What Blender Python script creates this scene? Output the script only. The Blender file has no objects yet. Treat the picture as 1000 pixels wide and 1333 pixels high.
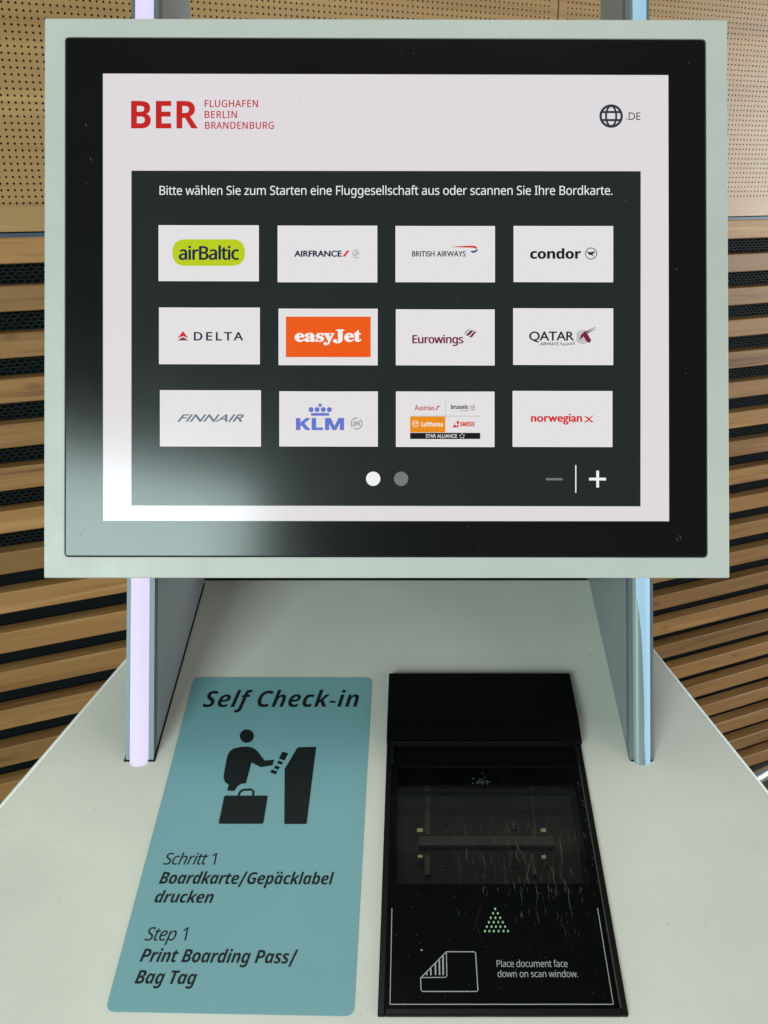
import bpy, math, random
from mathutils import Matrix, Vector
random.seed(7)

# ------------------------------------------------------------------ camera, world, lamps, exposure
scn = bpy.context.scene
COL = scn.collection
FPX = 1160.0                      # focal length in photo pixels (photo 1000 x 1333)
PX, PY = 545.0, 666.0             # where the optical axis meets the photo
TH = math.radians(20.5)           # the phone looks down by this much
CAM = Vector((0, 0, 1.78))
XA = Vector((1, 0, 0))
FA = Vector((0, math.cos(TH), -math.sin(TH)))
UA = Vector((0, math.sin(TH), math.cos(TH)))

cd = bpy.data.cameras.new('camera')
cd.sensor_fit = 'HORIZONTAL'; cd.sensor_width = 36.0
cd.lens = 36.0 * FPX / 1000.0
cd.shift_x = -(PX - 500.0) / 1000.0
cd.clip_start = 0.02; cd.clip_end = 60
cam = bpy.data.objects.new('camera', cd); COL.objects.link(cam)
cam.location = CAM; cam.rotation_euler = (math.pi / 2 - TH, 0, 0)
cd.dof.use_dof = True; cd.dof.focus_distance = 0.62; cd.dof.aperture_fstop = 60
scn.camera = cam

world = bpy.data.worlds.new('World'); scn.world = world; world.use_nodes = True
wb = world.node_tree.nodes['Background']
wb.inputs[0].default_value = (0.80, 0.95, 0.95, 1)
wb.inputs[1].default_value = 0.11
vs = scn.view_settings
vs.view_transform = 'Standard'; vs.look = 'None'; vs.gamma = 1.0; vs.exposure = 0.0
vs.use_curve_mapping = False


def cw(x, y, z):
    """camera-axes point (right, up, forward, metres) -> world"""
    return CAM + x * XA + y * UA + z * FA


def area_lamp(name, loc, target, sx, sy, watts, colour):
    l = bpy.data.lights.new(name, 'AREA'); l.shape = 'RECTANGLE'; l.size = sx; l.size_y = sy
    l.energy = watts; l.color = colour
    o = bpy.data.objects.new(name, l); COL.objects.link(o)
    o.location = loc
    o.rotation_euler = (Vector(target) - Vector(loc)).to_track_quat('-Z', 'Y').to_euler()
    return o


# daylight window behind the photographer on the left (it shows as the reflection low on the left of the display)
area_lamp('window_or_fill_light', cw(-1.47, -0.45, -2.4), cw(-0.28, 0.0, 0.6), 1.50, 1.35, 86, (0.77, 1.0, 0.96))
# added fill lamps left and right of the kiosk, then a window far right
area_lamp('window_or_fill_light', (-2.6, -0.1, 1.15), (0.1, 1.1, 1.15), 2.0, 1.6, 34, (0.95, 1.0, 0.90))
area_lamp('window_or_fill_light', (2.3, -0.7, 1.5), (0.3, 0.9, 1.3), 1.6, 1.6, 34, (1.0, 0.97, 0.95))
area_lamp('window_or_fill_light', (4.6, 1.7, 1.9), (1.6, 1.6, 1.6), 2.2, 1.5, 140, (0.90, 0.96, 1.0))
# ceiling downlight above the kiosk
area_lamp('ceiling_light', (-0.1, 0.15, 3.6), (0, 0.35, 1.2), 1.4, 0.7, 16, (1.0, 0.98, 0.90))
# added low fill lamp, stands in for floor bounce under the monitor
area_lamp('window_or_fill_light', (0.7, -1.9, 1.05), (0.0, 0.8, 1.2), 2.2, 0.9, 17, (1.0, 0.99, 0.93))

# ------------------------------------------------------------------ materials


def lin(c):
    return tuple(((v / 255) / 12.92 if v / 255 <= 0.04045 else ((v / 255 + 0.055) / 1.055) ** 2.4) for v in c) + (1,)


def mat(name, base=(0.5, 0.5, 0.5), rough=0.5, metal=0.0, spec=0.5, emit=None, estr=1.0, coat=0.0, coat_rough=0.1):
    m = bpy.data.materials.new(name); m.use_nodes = True
    b = m.node_tree.nodes['Principled BSDF']
    b.inputs['Base Color'].default_value = tuple(base)[:3] + (1,)
    b.inputs['Roughness'].default_value = rough
    b.inputs['Metallic'].default_value = metal
    b.inputs['Specular IOR Level'].default_value = spec
    b.inputs['Coat Weight'].default_value = coat
    b.inputs['Coat Roughness'].default_value = coat_rough
    if emit is not None:
        b.inputs['Emission Color'].default_value = tuple(emit)[:3] + (1,)
        b.inputs['Emission Strength'].default_value = estr
    return m


def nd(m, t, **kw):
    n = m.node_tree.nodes.new(t)
    for k, v in kw.items():
        setattr(n, k, v)
    return n


def lk(m, a, b):
    m.node_tree.links.new(a, b)


def coords(m, scale=(1, 1, 1), space='Object', rnd=False):
    tc = nd(m, 'ShaderNodeTexCoord'); mp = nd(m, 'ShaderNodeMapping')
    mp.inputs['Scale'].default_value = scale
    lk(m, tc.outputs[space], mp.inputs['Vector'])
    if rnd:
        oi = nd(m, 'ShaderNodeObjectInfo'); mul = nd(m, 'ShaderNodeMath', operation='MULTIPLY'); mul.inputs[1].default_value = 37.0
        lk(m, oi.outputs['Random'], mul.inputs[0])
        cx = nd(m, 'ShaderNodeCombineXYZ')
        for i in range(3):
            lk(m, mul.outputs[0], cx.inputs[i])
        lk(m, cx.outputs[0], mp.inputs['Location'])
    return mp.outputs['Vector']


def noise(m, vec, scale, detail=4, rough=0.55, dist=0.0):
    n = nd(m, 'ShaderNodeTexNoise'); n.inputs['Scale'].default_value = scale
    n.inputs['Detail'].default_value = detail; n.inputs['Roughness'].default_value = rough
    n.inputs['Distortion'].default_value = dist
    lk(m, vec, n.inputs['Vector'])
    return n.outputs['Fac']


def ramp(m, fac, stops):
    r = nd(m, 'ShaderNodeValToRGB')
    while len(r.color_ramp.elements) < len(stops):
        r.color_ramp.elements.new(0.5)
    for e, (p, c) in zip(r.color_ramp.elements, stops):
        e.position = p; e.color = tuple(c)[:3] + (1,)
    lk(m, fac, r.inputs[0])
    return r.outputs[0]


def bump(m, fac, strength, dist):
    b = nd(m, 'ShaderNodeBump'); b.inputs['Strength'].default_value = strength; b.inputs['Distance'].default_value = dist
    lk(m, fac, b.inputs['Height'])
    lk(m, b.outputs[0], m.node_tree.nodes['Principled BSDF'].inputs['Normal'])


def bsdf(m):
    return m.node_tree.nodes['Principled BSDF']


def paint(name, base, rough, spec=0.5, speck=0.05):
    """powder-coated sheet metal: fine orange peel, faint hand marks, a few specks"""
    m = mat(name, base, rough, spec=spec)
    v = coords(m)
    big = noise(m, v, 7, 3)
    fine = noise(m, v, 900, 2)
    sp = noise(m, v, 330, 1)
    c0 = [x * (1 - speck) for x in base]; c1 = [min(1, x * (1 + speck)) for x in base]
    col = ramp(m, big, [(0.3, c0), (0.7, c1)])
    spk = ramp(m, sp, [(0.0, (0, 0, 0)), (0.20, (0, 0, 0)), (0.235, (1, 1, 1)), (1.0, (1, 1, 1))])
    mx = nd(m, 'ShaderNodeMix', data_type='RGBA', blend_type='MULTIPLY')
    mx.inputs[0].default_value = 0.3
    lk(m, col, mx.inputs[6]); lk(m, spk, mx.inputs[7])
    lk(m, mx.outputs[2], bsdf(m).inputs['Base Color'])
    rr = nd(m, 'ShaderNodeMapRange'); rr.inputs[1].default_value = 0.3; rr.inputs[2].default_value = 0.7; rr.inputs[3].default_value = rough - 0.10; rr.inputs[4].default_value = rough + 0.12
    lk(m, noise(m, v, 11, 6, 0.6, 1.2), rr.inputs[0]); lk(m, rr.outputs[0], bsdf(m).inputs['Roughness'])
    bump(m, fine, 0.12, 0.0006)
    return m


def wood(name, dark, mid, light, rough, along=1.2, across=26, knots=True, rnd=True, spec=0.4):
    m = mat(name, mid, rough, spec=spec)
    v = coords(m, (along, across * 0.6, across), rnd=rnd)
    g1 = noise(m, v, 1.0, 6, 0.6, 0.9)
    g2 = noise(m, coords(m, (along * 3, across * 6, across * 6), rnd=rnd), 1.0, 3, 0.6, 0.2)
    mxf = nd(m, 'ShaderNodeMath', operation='MULTIPLY_ADD'); mxf.inputs[1].default_value = 0.35
    lk(m, g2, mxf.inputs[0]); lk(m, g1, mxf.inputs[2])
    sub = nd(m, 'ShaderNodeMath', operation='SUBTRACT'); sub.inputs[1].default_value = 0.17
    lk(m, mxf.outputs[0], sub.inputs[0])
    col = ramp(m, sub.outputs[0], [(0.28, dark), (0.47, mid), (0.56, mid), (0.72, light)])
    out = col
    if rnd:
        oi = nd(m, 'ShaderNodeObjectInfo')
        hs = nd(m, 'ShaderNodeHueSaturation')
        mr = nd(m, 'ShaderNodeMapRange'); mr.inputs[3].default_value = 0.74; mr.inputs[4].default_value = 1.2
        lk(m, oi.outputs['Random'], mr.inputs[0]); lk(m, mr.outputs[0], hs.inputs['Value'])
        lk(m, out, hs.inputs['Color']); out = hs.outputs[0]
    if knots:
        vo = nd(m, 'ShaderNodeTexVoronoi'); vo.inputs['Scale'].default_value = 1.0
        lk(m, coords(m, (5.0, 14.0, 14.0), rnd=rnd), vo.inputs['Vector'])
        kk = ramp(m, vo.outputs['Distance'], [(0.0, (0.35, 0.3, 0.25)), (0.055, (0.6, 0.55, 0.5)), (0.12, (1, 1, 1))])
        mm = nd(m, 'ShaderNodeMix', data_type='RGBA', blend_type='MULTIPLY'); mm.inputs[0].default_value = 0.75
        lk(m, out, mm.inputs[6]); lk(m, kk, mm.inputs[7]); out = mm.outputs[2]
    lk(m, out, bsdf(m).inputs['Base Color'])
    bump(m, sub.outputs[0], 0.25, 0.0012)
    return m


def display(name, rgb, strength=1.0):
    """a lit LCD area behind the black front glass: gives off its colour, the glass in front mirrors the room"""
    c = lin(rgb)
    m = mat(name, (0.003, 0.003, 0.003), 0.16, spec=0.5, emit=c, estr=strength)
    v = coords(m, (1, 1, 0.35))
    n = noise(m, v, 700, 2)
    mr = nd(m, 'ShaderNodeMapRange'); mr.inputs[3].default_value = strength * 0.98; mr.inputs[4].default_value = strength * 1.02
    lk(m, n, mr.inputs[0]); lk(m, mr.outputs[0], bsdf(m).inputs['Emission Strength'])
    rv = noise(m, coords(m), 12, 4)
    r2 = nd(m, 'ShaderNodeMapRange'); r2.inputs[3].default_value = 0.12; r2.inputs[4].default_value = 0.20
    lk(m, rv, r2.inputs[0]); lk(m, r2.outputs[0], bsdf(m).inputs['Roughness'])
    return m


M_FRAME = paint('frame_paint', (0.385, 0.400, 0.375), 0.42)
M_COUNTER = paint('counter_paint', (0.61, 0.60, 0.54), 0.38, speck=0.07)
M_POST = paint('post_paint', (0.20, 0.235, 0.25), 0.40)
M_ALU = mat('anodised_edge', (0.10, 0.125, 0.14), 0.4, metal=0.2)
M_GAP = mat('dark_gap', (0.006, 0.008, 0.009), 0.7, spec=0.2)
M_BEZEL = display('bezel_glass', (0, 0, 0), 0.0)
M_LIT = mat('lit_diffuser', (0.06, 0.06, 0.065), 0.5, spec=.3, emit=lin((224, 216, 250)), estr=0.95)
M_HIGHLIGHT = mat('painted_highlight_blue', (0.08, 0.1, 0.12), 0.4, emit=lin((152, 200, 228)), estr=0.8)  # glow painted for the blue highlight on the right diffuser
M_DIFF = mat('unlit_diffuser', (0.15, 0.20, 0.205), 0.32)
M_STICK = mat('sticker_vinyl', (0.11, 0.275, 0.305), 0.42, spec=0.35)
v_ = coords(M_STICK)
lk(M_STICK, ramp(M_STICK, noise(M_STICK, v_, 9, 3), [(0.3, (0.155, 0.33, 0.37)), (0.7, (0.18, 0.355, 0.39))]), bsdf(M_STICK).inputs['Base Color'])
bump(M_STICK, noise(M_STICK, v_, 500, 2), 0.1, 0.0004)
M_INK = mat('sticker_ink', (0.009, 0.012, 0.014), 0.45, spec=0.15)
M_BLACK = mat('scanner_plastic', (0.0025, 0.003, 0.003), 0.12, spec=0.12)
M_BLACKR = mat('scanner_rim', (0.004, 0.004, 0.0035), 0.3, spec=0.15)
M_INT = mat('scanner_interior', (0.021, 0.018, 0.013), 0.6, spec=0.2)
M_BROWN = mat('scanner_rail', (0.034, 0.026, 0.017), 0.45)
M_CREAM = mat('scanner_connector', (0.85, 0.72, 0.38), 0.5)
M_PRINTGREY = mat('scanner_print', (0.36, 0.36, 0.34), 0.45, spec=0.2)
M_GREEN = mat('scanner_print_green', (0.30, 0.52, 0.30), 0.45, spec=0.2)
M_SCR = mat('scratched_glass', (0.12, 0.112, 0.09), 0.5, spec=0.2)
M_FLECKS = mat('grey_flecks', (0.035, 0.042, 0.045), 0.5, spec=0.2)
M_SLAT = wood('slat_wood', (0.125, 0.058, 0.018), (0.255, 0.135, 0.046), (0.37, 0.215, 0.082), 0.45)
M_PANEL = wood('panel_wood', (0.20, 0.112, 0.038), (0.30, 0.175, 0.062), (0.40, 0.25, 0.10), 0.36, along=0.9, across=14, knots=False, rnd=False, spec=0.6)
M_BACK = mat('wall_backing', (0.004, 0.005, 0.006), 0.8, spec=0.1)
M_MESH = mat('acoustic_mesh', (0.010, 0.014, 0.015), 0.55, spec=0.15)
M_TRIM = mat('metal_trim', (0.035, 0.065, 0.095), 0.4, metal=0.2)
M_STEEL = mat('brushed_steel', (0.62, 0.66, 0.64), 0.28, metal=0.9)
M_FLOOR = mat('floor_tiles', (0.05, 0.05, 0.048), 0.35)
lk(M_FLOOR, ramp(M_FLOOR, noise(M_FLOOR, coords(M_FLOOR), 60, 4), [(0.3, (0.035, 0.035, 0.034)), (0.7, (0.075, 0.074, 0.07))]), bsdf(M_FLOOR).inputs['Base Color'])

# glass pane of the scan window
M_GLASS = bpy.data.materials.new('scan_glass'); M_GLASS.use_nodes = True
nt = M_GLASS.node_tree; nt.nodes.remove(nt.nodes['Principled BSDF'])
gl = nt.nodes.new('ShaderNodeBsdfGlossy'); gl.inputs['Roughness'].default_value = 0.10; gl.inputs['Color'].default_value = (0.75, 0.85, 0.95, 1)
tr = nt.nodes.new('ShaderNodeBsdfTransparent'); tr.inputs['Color'].default_value = (0.80, 0.82, 0.80, 1)
fr = nt.nodes.new('ShaderNodeFresnel'); fr.inputs['IOR'].default_value = 1.5
mx = nt.nodes.new('ShaderNodeMixShader')
nt.links.new(fr.outputs[0], mx.inputs[0]); nt.links.new(tr.outputs[0], mx.inputs[1]); nt.links.new(gl.outputs[0], mx.inputs[2])
nt.links.new(mx.outputs[0], nt.nodes['Material Output'].inputs['Surface'])

# ------------------------------------------------------------------ object helpers
WMX = {}


def empty(name, M, label, cat, group=None):
    o = bpy.data.objects.new(name, None); COL.objects.link(o)
    o.empty_display_size = 0.05
    o.matrix_world = M
    WMX[o.name] = M.copy()
    o['label'] = label; o['category'] = cat
    if group:
        o['group'] = group
    return o


def mesh(name, verts, faces, m, parent=None, label=None, kind=None, smooth=False):
    """verts in world space, baked into the parent's space"""
    inv = WMX[parent.name].inverted() if parent else Matrix()
    me = bpy.data.meshes.new(name)
    me.from_pydata([tuple(inv @ Vector(v)) for v in verts], [], faces)
    me.materials.append(m)
    if smooth:
        for p in me.polygons:
            p.use_smooth = True
    me.update()
    o = bpy.data.objects.new(name, me); COL.objects.link(o)
    if parent:
        o.parent = parent
        WMX[o.name] = WMX[parent.name].copy()
    else:
        WMX[o.name] = Matrix()
    if label:
        o['label'] = label
    if kind:
        o['kind'] = kind
    return o


class Geo:
    """collects faces in world space"""

    def __init__(self):
        self.v = []; self.f = []

    def poly(self, pts):
        n = len(self.v); self.v += [Vector(p) for p in pts]; self.f.append(tuple(range(n, n + len(pts))))

    def mesh(self, verts, faces):
        n = len(self.v); self.v += [Vector(p) for p in verts]; self.f += [tuple(i + n for i in f) for f in faces]

    def prism(self, bottom, top):
        k = len(bottom); n = len(self.v)
        self.v += [Vector(p) for p in bottom] + [Vector(p) for p in top]
        self.f.append(tuple(range(n + k - 1, n - 1, -1))); self.f.append(tuple(range(n + k, n + 2 * k)))
        for i in range(k):
            j = (i + 1) % k
            self.f.append((n + i, n + j, n + k + j, n + k + i))

    def build(self, name, m, parent=None, **kw):
        return mesh(name, self.v, self.f, m, parent, **kw)


def bevelled(o, width, segs=2, angle=35):
    b = o.modifiers.new('edge', 'BEVEL'); b.width = width; b.segments = segs; b.limit_method = 'ANGLE'; b.angle_limit = math.radians(angle)
    return o


# ------------------------------------------------------------------ lettering
_cache = {}
_tc = bpy.data.curves.new('type', 'FONT'); _to = bpy.data.objects.new('type', _tc); COL.objects.link(_to)


def fancy(t, st):
    if st == 'g':
        return t
    U, L, D = {'r': (0x1D5A0, 0x1D5BA, 0x1D7E2), 'b': (0x1D5D4, 0x1D5EE, 0x1D7EC), 'i': (0x1D608, 0x1D622, 0x1D7E2),
               'bi': (0x1D63C, 0x1D656, 0x1D7EC), 's': (0x1D400, 0x1D41A, 0x1D7CE)}[st]
    r = ''
    for c in t:
        if 'A' <= c <= 'Z': r += chr(U + ord(c) - 65)
        elif 'a' <= c <= 'z': r += chr(L + ord(c) - 97)
        elif '0' <= c <= '9': r += chr(D + ord(c) - 48)
        else: r += c
    return r


def raw(t, st='r', off=0.0, shear=0.0, space=1.0):
    key = (t, st, off, shear, space)
    if key in _cache:
        return _cache[key]
    _tc.body = fancy(t, st); _tc.offset = off; _tc.shear = shear; _tc.space_character = space; _tc.size = 1.0; _tc.resolution_u = 4
    bpy.context.view_layer.update()
    me = bpy.data.meshes.new_from_object(_to.evaluated_get(bpy.context.evaluated_depsgraph_get()))
    v = [(p.co.x, p.co.y) for p in me.vertices]; f = [tuple(p.vertices) for p in me.polygons]
    bpy.data.meshes.remove(me)
    _cache[key] = (v, f)
    return v, f


def type_set(t, st='r', off=0.0, shear=0.0, space=1.0, cap='H'):
    """verts normalised: x 0..1 over the string, y 0 baseline .. 1 at the height of glyph `cap`"""
    plain = t.replace('ä', 'a')
    if 'b' in st: plain = plain.replace('/', '\u2002')
    v, f = raw(plain, st, off, shear, space)
    v = list(v); f = list(f)
    hy = max(p[1] for p in raw(cap, st, off, 0, 1)[0]) - off
    if 'ä' in t:
        i = t.index('ä')
        x1 = max(p[0] for p in raw(plain[:i + 1], st, off, 0, space)[0]); x0 = max(p[0] for p in raw(plain[:i], st, off, 0, space)[0])
        cx = (x0 + x1) / 2 + 0.02; cy = hy * 0.97; r = 0.075 if 'b' in st else 0.055
        if 'i' in st: cx += 0.03
        for s in (-1, 1):
            n = len(v)
            v += [(cx + s * r * 1.55 + r * math.cos(a * math.pi / 4), cy + r * math.sin(a * math.pi / 4)) for a in range(8)]
            f.append(tuple(range(n, n + 8)))
    if '/' in t and 'b' in st:
        i = t.index('/')
        x0 = max(p[0] for p in raw(plain[:i], st, off, 0, space)[0])
        n = len(v); v += [(x0 + .0, -.17), (x0 + .13, -.17), (x0 + .50, hy * 1.06), (x0 + .37, hy * 1.06)]; f.append((n, n + 1, n + 2, n + 3))
    xs = [p[0] for p in v]; x0, x1 = min(xs), max(xs)
    return [((x - x0) / (x1 - x0), y / hy) for x, y in v], f


# ------------------------------------------------------------------ THE MONITOR (plane facing the camera)
ZM = 0.00051 * FPX


def mp(u, v, proud=0.0):
    """photo pixel -> world on the monitor's front plane; proud = metres towards the viewer"""
    k = ZM / FPX
    return cw((u - PX) * k, -(v - PY) * k, ZM - proud)


def ring_pts(cx, cy, r, n=28, ry=None, a0=0.0, a1=2 * math.pi, closed=True):
    ry = r if ry is None else ry
    k = n if closed else n + 1
    return [(cx + r * math.cos(a0 + (a1 - a0) * i / n), cy + ry * math.sin(a0 + (a1 - a0) * i / n)) for i in range(k)]


def rrect(q, r, seg=5):
    """rounded quad from four corner points"""
    out = []
    for i in range(4):
        p = Vector(q[i]); a = Vector(q[i - 1]); b = Vector(q[(i + 1) % 4])
        pa = p + (a - p).normalized() * r; pb = p + (b - p).normalized() * r
        for k in range(seg + 1):
            t = k / seg
            out.append(tuple((1 - t) ** 2 * pa + 2 * t * (1 - t) * p + t * t * pb))
    return out


class Flat:
    """flat print given in photo pixels, laid on a plane by `to`"""

    def __init__(self, to, lift):
        self.to = to; self.lift = lift; self.g = Geo()

    def P(self, pts):
        self.g.poly([self.to(x, y, self.lift) for x, y in reversed(pts)]); return self

    def rect(self, x0, y0, x1, y1):
        return self.P([(x0, y0), (x1, y0), (x1, y1), (x0, y1)])

    def ring(self, cx, cy, r, w, n=32, ry=None, a0=0, a1=2 * math.pi):
        ry = r if ry is None else ry
        full = abs(a1 - a0 - 2 * math.pi) < 1e-6
        o = ring_pts(cx, cy, r, n, ry, a0, a1, False); i = ring_pts(cx, cy, r - w, n, ry - w, a0, a1, False)
        for k in range(n):
            self.P([o[k], o[k + 1], i[k + 1], i[k]])
        return self

    def stroke(self, pts, w):
        pts = [Vector(p) for p in pts]
        ns = []
        for k in range(len(pts)):
            a = pts[max(0, k - 1)]; b = pts[min(len(pts) - 1, k + 1)]
            d = (b - a).normalized(); ns.append(Vector((-d.y, d.x)))
        ws = w if isinstance(w, (list, tuple)) else [w] * len(pts)
        for k in range(len(pts) - 1):
            a, b = pts[k], pts[k + 1]
            self.P([tuple(a + ns[k] * ws[k] / 2), tuple(b + ns[k + 1] * ws[k + 1] / 2), tuple(b - ns[k + 1] * ws[k + 1] / 2), tuple(a - ns[k] * ws[k] / 2)])
        return self

    def text(self, t, x0, x1, base, top, fat=0.0, **kw):
        if fat:
            for k, (dx, dy) in enumerate(((-1, 0), (1, 0), (0, -1), (0, 1))):
                l0 = self.lift; self.lift = l0 + .00002 * (k + 1)
                self.text(t, x0 + dx * fat, x1 + dx * fat, base + dy * fat * .6, top + dy * fat * .6, **kw)
                self.lift = l0
            return self
        v, f = type_set(t, **kw)
        self.g.mesh([self.to(x0 + (x1 - x0) * a, base - (base - top) * b, self.lift) for a, b in v], f)
        return self

    def build(self, name, m, parent, **kw):
        return self.g.build(name, m, parent, **kw)


TILT = Matrix((XA, FA, UA)).transposed().to_4x4()
mon = empty('touchscreen_monitor', Matrix.Translation(mp(503, 752)) @ TILT,
            'large flat touchscreen in a pale grey green metal frame, showing the airline choice menu', 'monitor')
F4 = [(58, 23), (947, 25), (950, 752), (57, 752)]
B4 = [(86, 48.5), (918, 51.2), (920.3, 724), (85.3, 723)]


def back(p, depth):
    return p + FA * depth


# frame: front ring and sides
g = Geo()
outer = [mp(*p) for p in F4]
hole = [mp(*p) for p in rrect([(B4[0][0] - 1.3, B4[0][1] - 1.3), (B4[1][0] + 1.3, B4[1][1] - 1.3), (B4[2][0] + 1.3, B4[2][1] + 1.3), (B4[3][0] - 1.3, B4[3][1] + 1.3)], 5.5, 4)]
n = len(hole)
V = [*outer, *hole]; Fc = []
per = n // 4
for s in range(4):
    hs = [4 + (s * per + k) for k in range(per)]
    mid = per // 2
    for k in range(per - 1):
        Fc.append((s, hs[k + 1], hs[k]))
    nx = (s + 1) % 4
    Fc.append((s, nx, 4 + nx * per, hs[-1]))
D_ = 0.052
k0 = len(V)
V += [back(p, D_) for p in outer] + [back(p, 0.004) for p in hole]
for s in range(4):
    j = (s + 1) % 4
    Fc.append((s, k0 + s, k0 + j, j))
Fc.append((k0 + 3, k0 + 2, k0 + 1, k0))
for k in range(n):
    j = (k + 1) % n
    Fc.append((4 + k, 4 + j, k0 + 4 + j, k0 + 4 + k))
o = mesh('frame', V, Fc, M_FRAME, mon)
bevelled(o, 0.0007, 2, 50)
g = Geo(); g.poly([mp(x, y, -0.0035) for x, y in [(84, 47), (922, 50), (924, 726), (83, 725)]]); g.build('gap_seal', M_GAP, mon)
# bezel: black glass plate
g = Geo(); bz = rrect(B4, 4.0, 4)
g.prism([mp(x, y, -0.003) for x, y in bz], [mp(x, y, 0.0002) for x, y in bz])
bevelled(g.build('bezel', M_BEZEL, mon), 0.0003, 1, 50)

C_BG = display('screen_white', (222, 217, 221))
C_PANEL = display('screen_charcoal', (29, 34, 35))
C_TILE = display('screen_tile_white', (226, 223, 224))
C_W = display('screen_pure_white', (240, 240, 238))
C_RED = display('screen_red', (192, 30, 28)); C_RED2 = display('screen_crimson', (186, 48, 66))
C_DK = display('screen_dark_grey', (48, 52, 56)); C_BLK = display('screen_black', (14, 15, 20))
C_MID = display('screen_mid_grey', (116, 118, 118))
C_NAVY = display('screen_navy', (26, 32, 62)); C_LIME = display('screen_lime', (184, 204, 22))
C_ORG = display('screen_orange', (235, 88, 8)); C_AMB = display('screen_amber', (232, 140, 16))
C_BLUE = display('screen_blue', (98, 116, 204)); C_STEEL = display('screen_steel', (108, 118, 130))
C_MAR = display('screen_maroon', (112, 28, 62)); C_LG = display('screen_light_grey', (168, 168, 168))
C_RED3 = display('screen_bright_red', (208, 24, 40)); C_EDGE = display('screen_edge', (236, 234, 232))
C_BABLUE = display('screen_royal_blue', (40, 60, 130))

L1, L2, L3, L4, L5 = 0.0004, 0.0006, 0.0008, 0.0010, 0.0012
scr = Flat(mp, L1).P([(134.3, 95.5), (870, 97.5), (871, 678), (134.5, 677.5)]).build('display_area', C_BG, mon)
pan = Flat(mp, L2).P([(171.5, 222), (834, 222.7), (833.7, 658.7), (171.5, 657.6)]).build('menu_panel', C_PANEL, mon)
Flat(mp, L3).text('Bitte wählen Sie zum Starten eine Fluggesellschaft aus oder scannen Sie Ihre Bordkarte.', 208.2, 797, 253.6, 242, st='r', off=0.0, space=.96).build('lettering', C_W, pan)
Flat(mp, L2).text('BER', 171, 258, 166.8, 131.5, st='b', off=0.004).build('airport_name', C_RED, mon)
f_ = Flat(mp, L2)
f_.text('FLUGHAFEN', 267, 336, 139.3, 130.3, st='r', fat=.25, space=1.1)
f_.text('BERLIN', 267, 308.5, 153.5, 144.5, st='r', fat=.25, space=1.1)
f_.text('BRANDENBURG', 267.5, 356.5, 167.6, 158.6, st='r', fat=.25, space=1.1)
f_.build('airport_lettering', C_RED2, mon)
gb = Flat(mp, L2)
gb.ring(795.5, 151, 15.3, 3.2, 40)
gb.ring(795.5, 151, 8.0, 2.7, 30, ry=14.4)
gb.rect(782, 144.3, 809, 147.2).rect(782, 154.8, 809, 157.7)
gb.build('globe_symbol', C_DK, mon, label='round globe language symbol')
Flat(mp, L2).text('.DE', 815, 833.5, 156, 146.3, st='g').build('language_lettering', C_DK, mon)
Flat(mp, L3).P(ring_pts(486, 622.8, 9.3)).build('page_dot', C_W, pan)
Flat(mp, L3).P(ring_pts(522.3, 622.8, 9.3)).build('page_dot', C_MID, pan)
Flat(mp, L3).rect(710.5, 621.9, 732, 624.8).build('minus_symbol', C_MID, pan)
Flat(mp, L3).rect(748.7, 605, 750.2, 641).build('divider_line', C_W, pan)
Flat(mp, L3).rect(766.7, 621.4, 788.8, 625).rect(776.1, 612.2, 779.7, 621.4).rect(776.1, 625, 779.7, 634.2).build('plus_symbol', C_W, pan)

TX = [[(207, 293, 337.3, 366), (361.8, 293.5, 491.3, 367.5), (515, 294, 644.3, 367.4), (668.6, 294, 798, 367.3)],
      [(207.6, 400, 338.6, 474), (363, 401.5, 491.8, 475.3), (515.5, 402.4, 643.9, 475.5), (668, 401, 798, 475)],
      [(208.8, 507.5, 340, 581), (364, 509, 492, 581), (515.6, 509.2, 643.7, 581.6), (667.3, 508.5, 797, 581.6)]]


def tile(r, c, label):
    x0, y0, x1, y1 = TX[r][c]
    t = Flat(mp, L3).P([(x0, y0), (x1, y0 + 0.5), (x1, y1), (x0, y1 - 0.3)]).build('airline_tile', C_TILE, mon, label=label)
    e = Flat(mp, L4)
    for a, b, c_, d in ((x0, y0 + .3, x1, y0 + 1.2), (x0, y1 - 1.2, x1, y1 - .3), (x0, y0 + 1.2, x0 + .9, y1 - 1.2), (x1 - .9, y0 + 1.2, x1, y1 - 1.2)):
        e.rect(a, b, c_, d)
    e.build('tile_edge', C_EDGE, t)
    return t


def F():
    return Flat(mp, L4)


def G():
    return Flat(mp, L5)


# row 1
t = tile(0, 0, 'white airline button with the lime green oval')
F().P(rrect([(225, 311.5), (319.3, 311.5), (319.3, 346), (225, 346)], 17.2, 8)).build('logo', C_LIME, t)
G().text('airBaltic', 234, 311, 338, 320.9, st='r', fat=.7, space=0.93).build('lettering', C_NAVY, t)
t = tile(0, 1, 'white airline button with small wide dark capitals and a red slash')
F().text('AIRFRANCE', 383.7, 444.8, 333.9, 326.5, st='g', fat=.35, off=.01).build('lettering', C_NAVY, t)
F().P([(446, 334), (449.5, 334), (455.2, 326), (452.2, 326)]).build('logo', C_RED3, t)
f_ = F().ring(464.6, 330.3, 5.6, .7, 24, a0=.9, a1=4.9); f_.stroke([(461.5, 331.5), (464, 329.5), (467.8, 328.6)], .8).stroke([(461.8, 333), (464.8, 331.3), (468, 330.4)], .8).stroke([(463, 328), (465, 327), (467, 327)], .7)
f_.build('alliance_mark', C_MID, t)
t = tile(0, 2, 'white airline button with small spaced capitals under a red ribbon')
F().text('BRITISH AIRWAYS', 536.9, 605.9, 333.9, 327, st='g', fat=.2).build('lettering', C_NAVY, t)
F().stroke([(588, 321.4), (596, 321.2), (605, 321.2), (613, 321), (618, 321.6), (620.8, 323.4)], [.3, 1.2, 2.0, 2.4, 2.8, 2.2]).build('logo', C_RED3, t)
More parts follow.
